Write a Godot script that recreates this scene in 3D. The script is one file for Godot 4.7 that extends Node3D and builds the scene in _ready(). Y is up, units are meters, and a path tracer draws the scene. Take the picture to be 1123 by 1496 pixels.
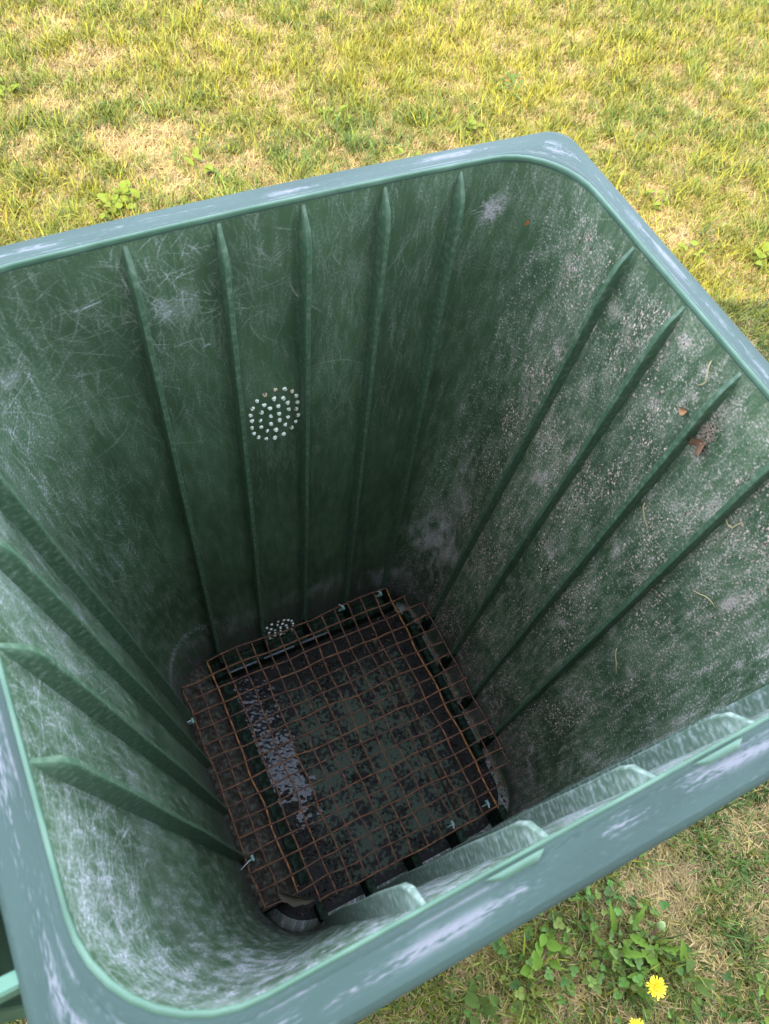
extends Node3D

const G := 0.17                      # height of the wire mesh above the lawn
const H := 0.814 + G                 # height of the bin's rim
const FLOOR_Y := G - 0.088           # inner floor of the bin
const RIM := [-0.1418, 0.4382, -0.0628, 0.4611]      # inner opening: left, right, far, near
const LOW := [-0.062, 0.392, -0.018, 0.440]          # inner walls at the height of the mesh
const CORNER := [0.078, 0.070, 0.078, 0.076]         # inner corner radii: far left, far right, near right, near left
const OUTER_CORNER := [0.045, 0.017, 0.045, 0.050]
const CELL := 0.0254
const SIDE_STEPS := 16
const CORNER_STEPS := 9
const RIBS_LONG := [0.023, 0.102, 0.179, 0.258, 0.336]
const RIBS_SHORT := [0.076, 0.152, 0.230, 0.303]

var rng := RandomNumberGenerator.new()
var used := {}
var mats := {}

# ------------------------------------------------------------------ helpers
func numbered(called: String) -> String:
	var n: int = used.get(called, 0)
	used[called] = n + 1
	return called if n == 0 else "%s_%03d" % [called, n]

func thing(called: String, label: String, category: String, at: Vector3, group := "") -> Node3D:
	var o := Node3D.new()
	o.name = numbered(called)
	o.position = at
	add_child(o)
	o.set_meta("label", label)
	o.set_meta("category", category)
	if group:
		o.set_meta("group", group)
	return o

# a mesh whose vertices are world positions (world = true) or already local to its parent
func part(called: String, mesh: Mesh, mat: Material, parent: Node3D, world := true) -> MeshInstance3D:
	var o := MeshInstance3D.new()
	o.name = called
	o.mesh = mesh
	o.material_override = mat
	if world:
		o.position = -parent.position
	parent.add_child(o, true)
	return o

func structure(called: String, mesh: Mesh, mat: Material) -> MeshInstance3D:
	var o := MeshInstance3D.new()
	o.name = numbered(called)
	o.mesh = mesh
	o.material_override = mat
	add_child(o)
	o.set_meta("kind", "structure")
	return o

func begin() -> SurfaceTool:
	var st := SurfaceTool.new()
	st.begin(Mesh.PRIMITIVE_TRIANGLES)
	return st

func tri(st: SurfaceTool, a: Vector3, b: Vector3, c: Vector3) -> void:
	for p in [a, b, c]:
		st.add_vertex(p)

func quad(st: SurfaceTool, a: Vector3, b: Vector3, c: Vector3, d: Vector3) -> void:
	tri(st, a, b, c)
	tri(st, a, c, d)

func finish(st: SurfaceTool) -> ArrayMesh:
	st.generate_normals()
	return st.commit()

# rings of equal length joined to a skin; us gives u along a ring, vs gives v of each ring
func loft(rings: Array, us: PackedFloat32Array, vs: PackedFloat32Array, flip := false, groups := [], across := []) -> ArrayMesh:
	var st := begin()
	for i in rings.size() - 1:
		if groups:
			st.set_smooth_group(groups[i])
		var a: PackedVector3Array = rings[i]
		var b: PackedVector3Array = rings[i + 1]
		for k in a.size() - 1:
			if across:
				st.set_smooth_group(across[k])
			var p := [a[k], a[k + 1], b[k + 1], b[k]]
			var w := [Vector2(us[k], vs[i]), Vector2(us[k + 1], vs[i]), Vector2(us[k + 1], vs[i + 1]), Vector2(us[k], vs[i + 1])]
			var order := [0, 2, 1, 0, 3, 2] if flip else [0, 1, 2, 0, 2, 3]
			for j in order:
				st.set_uv(w[j])
				st.add_vertex(p[j])
	return finish(st)

func tube_into(st: SurfaceTool, pts: PackedVector3Array, radii: PackedFloat32Array, sides := 6) -> void:
	var n := pts.size()
	var prev := PackedVector3Array()
	var side := Vector3.UP
	for i in n:
		var t := (pts[mini(i + 1, n - 1)] - pts[maxi(i - 1, 0)]).normalized()
		if i == 0:
			side = t.cross(Vector3(0.31, 0.77, 0.55)).normalized()
		else:
			side = (side - t * side.dot(t)).normalized()
		var up := t.cross(side)
		var ring := PackedVector3Array()
		for k in sides:
			var ang := TAU * k / sides
			ring.append(pts[i] + (side * cos(ang) + up * sin(ang)) * radii[i])
		if i > 0:
			for k in sides:
				var k2 := (k + 1) % sides
				quad(st, prev[k], ring[k], ring[k2], prev[k2])
		else:
			for k in range(1, sides - 1):
				tri(st, ring[0], ring[k], ring[k + 1])
		if i == n - 1:
			for k in range(1, sides - 1):
				tri(st, ring[0], ring[k + 1], ring[k])
		prev = ring

func tube(pts: PackedVector3Array, r: float, sides := 6) -> ArrayMesh:
	var st := begin()
	var radii := PackedFloat32Array()
	radii.resize(pts.size())
	radii.fill(r)
	tube_into(st, pts, radii, sides)
	return finish(st)

# a box with chamfered edges, in world axes
func bevel_box(c: Vector3, s: Vector3, b := 0.003) -> ArrayMesh:
	var st := begin()
	bevel_into(st, c, s, b)
	return finish(st)

func bevel_into(st: SurfaceTool, c: Vector3, s: Vector3, b: float) -> void:
	st.set_smooth_group(-1)
	var h := s * 0.5
	b = minf(b, 0.4 * minf(h.x, minf(h.y, h.z)))
	var rings := []
	for row in [[-h.y, b], [-h.y + b, 0.0], [h.y - b, 0.0], [h.y, b]]:
		var x: float = h.x - row[1]
		var z: float = h.z - row[1]
		var y: float = row[0]
		rings.append([Vector3(-x + b, y, -z), Vector3(x - b, y, -z), Vector3(x, y, -z + b), Vector3(x, y, z - b), Vector3(x - b, y, z), Vector3(-x + b, y, z), Vector3(-x, y, z - b), Vector3(-x, y, -z + b)])
	for i in 3:
		for k in 8:
			var k2 := (k + 1) % 8
			quad(st, c + rings[i][k], c + rings[i][k2], c + rings[i + 1][k2], c + rings[i + 1][k])
	for k in range(1, 7):
		tri(st, c + rings[0][0], c + rings[0][k + 1], c + rings[0][k])
		tri(st, c + rings[3][0], c + rings[3][k], c + rings[3][k + 1])

func srgb(r: float, g: float, b: float) -> Color:
	return Color(r, g, b).linear_to_srgb()

func plain(r: float, g: float, b: float, rough := 0.6, spec := 0.5) -> StandardMaterial3D:
	var m := StandardMaterial3D.new()
	m.albedo_color = srgb(r, g, b)
	m.roughness = rough
	m.metallic_specular = spec
	return m

func noise(seed_: int, freq: float, octaves := 3, kind := FastNoiseLite.TYPE_SIMPLEX_SMOOTH) -> FastNoiseLite:
	var n := FastNoiseLite.new()
	n.seed = seed_
	n.noise_type = kind
	n.frequency = freq
	n.fractal_octaves = octaves
	return n

func layer(n: FastNoiseLite, w: int, h: int, to_w: int, to_h: int) -> PackedByteArray:
	var im: Image = n.get_image(w, h)
	im.convert(Image.FORMAT_L8)
	if w != to_w or h != to_h:
		im.resize(to_w, to_h, Image.INTERPOLATE_CUBIC)
	return im.get_data()

func as_texture(im: Image) -> ImageTexture:
	im.generate_mipmaps()
	return ImageTexture.create_from_image(im)

# ------------------------------------------------------------------ geometry of the bin
func box_at(y: float) -> Array:
	var t := (y - G) / (H - G)
	return [lerpf(LOW[0], RIM[0], t), lerpf(LOW[1], RIM[1], t), lerpf(LOW[2], RIM[2], t), lerpf(LOW[3], RIM[3], t)]

func bulge_at(y: float) -> float:
	return 0.0075 * clampf((y - G) / (H - G), 0.0, 1.0)

func far_z(x: float, y: float, o := 0.0) -> float:
	var b := box_at(y)
	var t := clampf((x - 0.5 * (b[0] + b[1])) / (0.5 * (b[1] - b[0])), -1.0, 1.0)
	return b[2] - o - bulge_at(y) * (1.0 - t * t) + 0.3 * bulge_at(y)

# rounded rectangle, off pushed outwards, at height y
func ring(y: float, off: float, radii: Array, height: float) -> PackedVector3Array:
	var b := box_at(y)
	var x0: float = b[0] - off
	var x1: float = b[1] + off
	var z0: float = b[2] - off
	var z1: float = b[3] + off
	var out := PackedVector3Array()
	var c := [Vector2(x0 + radii[0], z0 + radii[0]), Vector2(x1 - radii[1], z0 + radii[1]), Vector2(x1 - radii[2], z1 - radii[2]), Vector2(x0 + radii[3], z1 - radii[3])]
	var start := [Vector2(0, -1), Vector2(1, 0), Vector2(0, 1), Vector2(-1, 0)]
	for s in 4:
		var from: Vector2 = c[s] + start[s] * radii[s]
		var n := (s + 1) % 4
		var to: Vector2 = c[n] + start[s] * radii[n]
		for k in SIDE_STEPS:
			var p := from.lerp(to, float(k) / SIDE_STEPS)
			out.append(Vector3(p.x, height, p.y))
		for k in CORNER_STEPS:
			var dir: Vector2 = start[s].rotated(PI / 2 * k / CORNER_STEPS)
			var q: Vector2 = c[n] + dir * radii[n]
			out.append(Vector3(q.x, height, q.y))
	out.append(out[0])
	var mid := 0.5 * (x0 + x1)
	var half := 0.5 * (x1 - x0)
	for i in out.size():
		if out[i].z < z0 + 0.06:
			var t := clampf((out[i].x - mid) / half, -1.0, 1.0)
			out[i].z += -bulge_at(y) * (1.0 - t * t) + 0.3 * bulge_at(y)
	return out

func ring_u(r: PackedVector3Array) -> PackedFloat32Array:
	var u := PackedFloat32Array([0.0])
	for i in r.size() - 1:
		u.append(u[i] + r[i].distance_to(r[i + 1]))
	var total := u[u.size() - 1]
	for i in u.size():
		u[i] /= total
	return u

var wall_u := PackedFloat32Array()

# texture place of a wall point: side 0 far (a = x), 1 right (a = z), 2 near (a = x), 3 left (a = z)
func wall_uv(side: int, a: float, y: float) -> Vector2:
	var b := box_at(y)
	var n := SIDE_STEPS + CORNER_STEPS
	var u0 := wall_u[side * n]
	var u1 := wall_u[side * n + SIDE_STEPS]
	var lo: float
	var hi: float
	if side == 0 or side == 2:
		lo = b[0] + CORNER[0]
		hi = b[1] - CORNER[1]
	else:
		lo = b[2] + CORNER[1]
		hi = b[3] - CORNER[2]
	var t := (a - lo) / (hi - lo)
	if side >= 2:
		t = 1.0 - t
	return Vector2(lerpf(u0, u1, t), (H - y) / (H - FLOOR_Y))

# ------------------------------------------------------------------ wall texture: scuffs, scratches, dust
const TW := 2048
const TH := 1536
var scratch := PackedByteArray()

func dab(x: int, y: int, v: float) -> void:
	if y < 0 or y >= TH:
		return
	x = posmod(x, TW)
	var i := y * TW + x
	scratch[i] = mini(255, maxi(scratch[i], int(v * 255.0)))

func stroke(u: float, v: float, ang: float, length: float, width: float, alpha: float, curve := 0.0) -> void:
	var x := u * TW
	var y := v * TH
	var steps := int(length)
	for s in steps:
		var fade := alpha * minf(1.0, 3.0 * minf(float(s) / steps, 1.0 - float(s) / steps) + 0.15) * rng.randf_range(0.55, 1.0)
		var w := int(ceil(width))
		for j in w:
			dab(int(x - sin(ang) * (j - width * 0.5)), int(y + cos(ang) * (j - width * 0.5)), fade)
		x += cos(ang)
		y += sin(ang) * 1.7
		ang += curve + rng.randf_range(-0.05, 0.05)

func cluster(at: Vector2, count: int, spread: Vector2, length: float, alpha: float, ang := 0.0, fan := PI) -> void:
	for i in count:
		var p := at + Vector2(rng.randfn() * spread.x, rng.randfn() * spread.y)
		stroke(p.x, p.y, ang + rng.randf_range(-fan, fan), length * rng.randf_range(0.3, 1.3), 1.0 if rng.randf() < 0.8 else 2.0, alpha * rng.randf_range(0.4, 1.0), rng.randf_range(-0.02, 0.02))

func smudge(at: Vector2, r: Vector2, alpha: float, seed_: int) -> void:
	var n := noise(seed_, 0.035, 4)
	var cx := at.x * TW
	var cy := at.y * TH
	var rx := r.x * TW
	var ry := r.y * TH
	for y in range(int(cy - ry), int(cy + ry)):
		for x in range(int(cx - rx), int(cx + rx)):
			var d := Vector2((x - cx) / rx, (y - cy) / ry).length()
			if d < 1.0:
				var v := (1.0 - d) * 1.3 + n.get_noise_2d(x, y * 0.28) * 0.9 - 0.3
				if v > 0.02 and y >= 0 and y < TH:
					dab(x, y, minf(1.0, v) * alpha * pow(rng.randf(), 0.5))

func wall_texture() -> ImageTexture:
	scratch.resize(TW * TH)
	scratch.fill(0)
	# scratches all round, mostly short; long ones run down the walls as things were tipped in
	for i in 8500:
		var u := rng.randf()
		var v := pow(rng.randf(), 1.5)
		var down := rng.randf() < 0.84
		stroke(u, v, (PI / 2 + rng.randfn() * 0.16) if down else rng.randf() * TAU, rng.randf_range(8, 46), 1.0, rng.randf_range(0.08, 0.48) * (1.0 - 0.6 * v), rng.randf_range(-0.012, 0.012))
	for i in 60:
		stroke(rng.randf(), rng.randf_range(0.02, 0.5), rng.randf() * TAU, rng.randf_range(50, 130), 1.0, rng.randf_range(0.25, 0.7), rng.randf_range(-0.015, 0.015))
	# far wall: tangles beside the first ribs, a drip line, the white burst by the right corner
	cluster(wall_uv(0, 0.050, 0.742 + G), 120, Vector2(0.014, 0.035), 26, 0.95)
	cluster(wall_uv(0, -0.03, 0.72 + G), 90, Vector2(0.03, 0.05), 60, 0.55)
	cluster(wall_uv(0, -0.09, 0.72 + G), 60, Vector2(0.015, 0.03), 40, 0.5)
	cluster(wall_uv(0, 0.02, 0.60 + G), 120, Vector2(0.02, 0.08), 40, 0.45, PI / 2, 0.5)
	cluster(wall_uv(0, 0.13, 0.72 + G), 60, Vector2(0.012, 0.05), 40, 0.45)
	cluster(wall_uv(0, 0.145, 0.47 + G), 140, Vector2(0.012, 0.03), 26, 0.5, PI / 2, 0.3)
	cluster(wall_uv(0, 0.22, 0.64 + G), 200, Vector2(0.012, 0.12), 36, 0.42, PI / 2, 0.2)
	cluster(wall_uv(0, 0.30, 0.62 + G), 260, Vector2(0.012, 0.14), 36, 0.42, PI / 2, 0.2)
	stroke(wall_uv(0, 0.163, 0.735 + G).x, wall_uv(0, 0.163, 0.735 + G).y, PI / 2 - 0.1, 75, 2.0, 0.85, 0.002)
	cluster(wall_uv(0, 0.379, 0.759 + G), 160, Vector2(0.0025, 0.006), 12, 1.0)
	smudge(wall_uv(0, 0.378, 0.757 + G), Vector2(0.006, 0.016), 1.0, 35)
	cluster(wall_uv(0, 0.377, 0.755 + G), 26, Vector2(0.001, 0.003), 20, 0.9, 2.2, 0.9)
	smudge(wall_uv(0, 0.383, 0.765 + G), Vector2(0.012, 0.022), 0.55, 31)
	smudge(wall_uv(0, 0.05, 0.73 + G), Vector2(0.016, 0.03), 0.6, 32)
	smudge(wall_uv(0, 0.245, 0.72 + G), Vector2(0.012, 0.04), 0.22, 33)
	smudge(wall_uv(0, -0.1, 0.715 + G), Vector2(0.009, 0.014), 0.5, 34)
	# the two far corners
	smudge(wall_uv(0, 0.400, 0.17 + G), Vector2(0.040, 0.15), 1.0, 41)
	smudge(wall_uv(0, 0.33, 0.02 + G), Vector2(0.05, 0.07), 0.6, 43)
	smudge(wall_uv(0, 0.20, 0.07 + G), Vector2(0.08, 0.05), 0.4, 44)
	smudge(wall_uv(0, 0.06, 0.06 + G), Vector2(0.06, 0.06), 0.35, 45)
	smudge(wall_uv(0, 0.41, 0.28 + G), Vector2(0.02, 0.2), 0.5, 46)
	for i in 110:                                   # curved rub mark round the wheel recess in the corner
		var a := PI + i * 0.017
		cluster(Vector2(1.0 + 0.062 * cos(a), (H - G - 0.01 + sin(a) * 0.082) / (H - FLOOR_Y)), 5, Vector2(0.0016, 0.005), 8, 0.95)
	# right wall: dusty all over
	for i in 16:
		smudge(wall_uv(1, rng.randf_range(0.02, 0.40), rng.randf_range(0.0, 0.78) + G), Vector2(rng.randf_range(0.02, 0.05), rng.randf_range(0.05, 0.14)), rng.randf_range(0.05, 0.14), 50 + i)
	cluster(wall_uv(1, 0.05, 0.60 + G), 260, Vector2(0.03, 0.12), 30, 0.45, PI / 2, 0.25)
	cluster(wall_uv(1, 0.20, 0.45 + G), 520, Vector2(0.06, 0.2), 14, 0.4, PI / 2, 0.6)
	for side in 4:                                  # dirt caught along both sides of every rib
		for a in (RIBS_LONG if side % 2 == 0 else RIBS_SHORT):
			for k in 60:
				var p := wall_uv(side, a + (0.0065 if rng.randf() < 0.5 else -0.0065) + rng.randfn() * 0.0012, G + 0.78 * rng.randf())
				stroke(p.x, p.y, PI / 2 + rng.randfn() * 0.05, rng.randf_range(10, 40), 1.0, rng.randf_range(0.1, 0.45))
	for i in 34000:
		var p := wall_uv(1, rng.randf_range(-0.03, 0.45), G - 0.05 + 0.84 * pow(rng.randf(), 0.85))
		var a := pow(rng.randf(), 2.0)
		var px := int(p.x * TW)
		var py := int(p.y * TH)
		for k in 1 + int(2.6 * rng.randf()):
			dab(px, py + k, 0.3 + 0.7 * a)
			if a > 0.75:
				dab(px + 1, py + k, 0.6 * a)
	for i in 90:                                    # caked splashes that dried on
		smudge(wall_uv(1, rng.randf_range(0.0, 0.42), G + 0.80 * pow(rng.randf(), 0.8)), Vector2(rng.randf_range(0.003, 0.009), rng.randf_range(0.008, 0.028)), rng.randf_range(0.4, 0.85), 300 + i)
	# left and near walls: strongly rubbed near the top
	for i in 12:
		smudge(wall_uv(3, rng.randf_range(0.02, 0.42), rng.randf_range(0.52, 0.80) + G), Vector2(rng.randf_range(0.02, 0.045), rng.randf_range(0.05, 0.12)), rng.randf_range(0.2, 0.45), 80 + i)
	cluster(wall_uv(3, 0.33, 0.73 + G), 560, Vector2(0.05, 0.06), 48, 0.6)
	cluster(wall_uv(3, 0.12, 0.66 + G), 520, Vector2(0.05, 0.09), 40, 0.5, PI / 2, 0.7)
	cluster(wall_uv(3, 0.02, 0.45 + G), 420, Vector2(0.025, 0.13), 40, 0.45, PI / 2, 0.35)
	cluster(wall_uv(3, 0.40, 0.75 + G), 420, Vector2(0.03, 0.05), 60, 0.8, 0.6, 0.8)
	for i in 22:
		smudge(wall_uv(2, rng.randf_range(-0.08, 0.40), rng.randf_range(0.45, 0.80) + G), Vector2(rng.randf_range(0.02, 0.05), rng.randf_range(0.06, 0.2)), rng.randf_range(0.3, 0.6), 110 + i)
	cluster(wall_uv(2, 0.15, 0.66 + G), 900, Vector2(0.08, 0.1), 46, 0.55, PI / 2, 0.25)
	# strength of the dust film by place round the wall
	var at_side := PackedFloat32Array([0.23, 0.58, 0.95, 0.42])
	var film := PackedFloat32Array()
	var tan_share := PackedFloat32Array()
	for x in TW:
		var s := float(x) / TW * 4.0 - 0.45
		var k := int(floor(s))
		var t := smoothstep(0.3, 0.7, s - k)
		film.append(lerpf(at_side[posmod(k, 4)], at_side[posmod(k + 1, 4)], t))
		var warm := [0.1, 0.9, 0.0, 0.1]
		tan_share.append(lerpf(warm[posmod(k, 4)], warm[posmod(k + 1, 4)], t))
	var low := layer(noise(3, 0.012, 4), 1024, 300, TW, TH)
	var mid := layer(noise(4, 0.05, 4), TW, 420, TW, TH)
	var grain := layer(noise(5, 0.42, 2), TW, 620, TW, TH)
	var streak := layer(noise(6, 0.09, 4), TW, 96, TW, TH)
	var bytes := PackedByteArray()
	bytes.resize(TW * TH * 3)
	var at := 0
	for y in TH:
		var depth := float(y) / TH                    # 0 at the rim, 1 at the floor
		var grime := smoothstep(0.74, 0.93, depth)
		for x in TW:
			var i := y * TW + x
			var lo := low[i] / 255.0
			var mi := mid[i] / 255.0
			var gr := grain[i] / 255.0
			var sk := streak[i] / 255.0
			var dust := film[x] * clampf((lo * 0.5 + mi * 0.8 + sk * 0.5 - 0.65) * 1.5, 0.0, 1.0) * (0.1 + 2.2 * gr * gr)
			dust += film[x] * clampf((sk + 0.6 * gr - 1.05) * 2.2, 0.0, 0.5)
			var w := clampf(dust + scratch[i] / 255.0 * (0.65 + 0.9 * gr), 0.0, 1.0)
			var ts := tan_share[x]
			var soil := grime * clampf(0.45 + 1.3 * (mi - 0.4), 0.15, 0.9)
			var v := 0.86 + 0.28 * (lo - 0.5) + 0.10 * (gr - 0.5)
			var r := 60.0 * v
			var g := 86.0 * v
			var b := 55.0 * v
			r = lerpf(r, 58.0, soil)
			g = lerpf(g, 52.0, soil)
			b = lerpf(b, 47.0, soil)
			bytes[at] = int(lerpf(r, lerpf(168.0, 174.0, ts), w))
			bytes[at + 1] = int(lerpf(g, lerpf(166.0, 156.0, ts), w))
			bytes[at + 2] = int(lerpf(b, lerpf(174.0, 146.0, ts), w))
			at += 3
	return as_texture(Image.create_from_data(TW, TH, false, Image.FORMAT_RGB8, bytes))

# faded green plastic of the rim with lilac rub marks along the flange
func rim_texture() -> ImageTexture:
	var w := 2048
	var h := 128
	var lo := layer(noise(21, 0.02, 3), 512, 64, w, h)
	var fine := layer(noise(22, 0.3, 2), 1024, h, w, h)
	var streak := layer(noise(23, 0.11, 4), 420, h, w, h)
	var along := layer(noise(24, 0.011, 3), w, 8, w, h)
	var bytes := PackedByteArray()
	bytes.resize(w * h * 3)
	for y in h:
		var v := float(y) / h
		# rubbed most along the middle of the flange (v about 0.33)
		# rubbed most along the middle of the flange, and thinly beside the bead
		for x in w:
			var i := y * w + x
			var l := lo[i] / 255.0
			var f := fine[i] / 255.0
			var s := streak[i] / 255.0
			var a := along[i] / 255.0
			var centre := 0.29 + 0.14 * (l - 0.5)
			var band := exp(-pow((v - centre) / (0.03 + 0.06 * a), 2.0)) + 0.6 * exp(-pow((v - 0.13) / 0.02, 2.0))
			var rub := band * clampf((a - 0.44) * 3.0 + (s - 0.5) * 2.4 + (f - 0.5) * 2.2, 0.0, 1.0) * 0.9
			rub += clampf((s * 0.8 + f * 1.1 - 1.25) * 1.2, 0.0, 0.16)
			rub = clampf(rub, 0.0, 0.8)
			var stain := clampf((l + f * 0.6 - 1.02) * 2.0, 0.0, 0.35)
			var shade := 0.86 + 0.20 * (l - 0.5) + 0.06 * (f - 0.5)
			var k := i * 3
			bytes[k] = int(lerpf(lerpf(58.0 * shade, 50.0, stain), 122.0, rub))
			bytes[k + 1] = int(lerpf(lerpf(78.0 * shade, 54.0, stain), 116.0, rub))
			bytes[k + 2] = int(lerpf(lerpf(70.0 * shade, 54.0, stain), 122.0, rub))
	return as_texture(Image.create_from_data(w, h, false, Image.FORMAT_RGB8, bytes))

func floor_texture() -> ImageTexture:
	var s := 768
	var lo := layer(noise(61, 0.012, 4), s, s, s, s)
	var mid := layer(noise(62, 0.06, 4), s, s, s, s)
	var fine := layer(noise(63, 0.3, 2), s, s, s, s)
	var bytes := PackedByteArray()
	bytes.resize(s * s * 3)
	for y in s:
		for x in s:
			var i := y * s + x
			var l := lo[i] / 255.0
			var m := mid[i] / 255.0
			var f := fine[i] / 255.0
			var mud := clampf((l * 0.7 + m * 0.8 + f * 0.25 - 0.86) * 5.0, 0.0, 1.0)
			var edge := maxf(maxf(smoothstep(0.42, 0.20, float(x) / s), smoothstep(0.40, 0.12, float(y) / s)), maxf(smoothstep(0.74, 0.86, float(x) / s), smoothstep(0.86, 0.95, float(y) / s)))
			mud = maxf(mud, clampf(edge * 1.5 + (m + f * 0.4 - 0.75) * 2.2 - 0.5 * (1.0 - edge), 0.0, 1.0) * 0.97)
			var k := i * 3
			bytes[k] = int(lerpf(58.0 + 40.0 * (f - 0.5), 19.0 + 18.0 * (f - 0.5), mud))
			bytes[k + 1] = int(lerpf(68.0 + 40.0 * (f - 0.5), 16.0 + 15.0 * (f - 0.5), mud))
			bytes[k + 2] = int(lerpf(54.0 + 40.0 * (f - 0.5), 12.0 + 12.0 * (f - 0.5), mud))
	return as_texture(Image.create_from_data(s, s, false, Image.FORMAT_RGB8, bytes))

func grain_normal(freq: float, strength: float, seed_: int) -> ImageTexture:
	var im: Image = noise(seed_, freq, 4).get_seamless_image(512, 512)
	im.convert(Image.FORMAT_RGB8)
	im.bump_map_to_normal_map(strength)
	return as_texture(im)

func ramp_texture(seed_: int, freq: float, from: Color, mid: Color, to: Color, size := 256) -> ImageTexture:
	var im: Image = noise(seed_, freq, 4).get_seamless_image(size, size)
	im.convert(Image.FORMAT_RGB8)
	for y in size:
		for x in size:
			var t := im.get_pixel(x, y).r
			var c := from.lerp(mid, t * 2.0) if t < 0.5 else mid.lerp(to, t * 2.0 - 1.0)
			im.set_pixel(x, y, c)
	return as_texture(im)

func world_mat(tex: Texture2D, scale: float, rough: float, spec := 0.5) -> StandardMaterial3D:
	var m := StandardMaterial3D.new()
	m.albedo_texture = tex
	m.uv1_triplanar = true
	m.uv1_world_triplanar = true
	m.uv1_scale = Vector3.ONE * scale
	m.roughness = rough
	m.metallic_specular = spec
	return m

# ------------------------------------------------------------------ the bin
func rib_mesh(side: int, a: float) -> ArrayMesh:
	var top := 0.806 + G
	var bottom := -0.028 + G
	var levels := 30
	var rings := []
	var vs := PackedFloat32Array()
	var us := PackedFloat32Array()
	var section := [[-0.0050, -0.003], [-0.0043, 0.0], [-0.0036, 0.3], [-0.0028, 0.93], [-0.0021, 1.0], [0.0021, 1.0], [0.0028, 0.93], [0.0036, 0.3], [0.0043, 0.0], [0.0050, -0.003]]
	var crisp := [1, 1, 1, 2, 3, 4, 5, 5, 5]
	for i in levels + 1:
		var t := float(i) / levels
		var y := lerpf(top, bottom, t * t * 0.35 + t * 0.65)
		var s := clampf((top - y) / 0.034, 0.0, 1.0)
		var d: float = [0.0135, 0.0125, 0.0145, 0.0145][side] * pow(sin(s * PI / 2), 0.8)
		d *= 1.0 + 0.03 * sin(y * 23.0 + a * 90.0)
		d = lerpf(d, d * 0.75, smoothstep(G + 0.35, G, y))
		var b := box_at(y)
		var strip := PackedVector3Array()
		for c in section:
			var o: float = c[0] * lerpf(0.45, 1.0, clampf(s * 1.6, 0.0, 1.0))
			var out: float = c[1] if c[1] <= 0.0 else c[1] * d
			match side:
				0: strip.append(Vector3(a + o, y, far_z(a, y) + out))
				1: strip.append(Vector3(b[1] - out, y, a + o))
				2: strip.append(Vector3(a - o, y, b[3] - out))
				3: strip.append(Vector3(b[0] + out, y, a - o))
		rings.append(strip)
		vs.append(wall_uv(side, a, y).y)
		if i == 0:
			var u := wall_uv(side, a, 0.5).x
			for c in section:
				us.append(u + (c[0] + signf(c[0]) * (1.0 - maxf(c[1], 0.0)) * 0.016) / 2.08)
	return loft(rings, us, vs, false, [], crisp)

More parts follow.
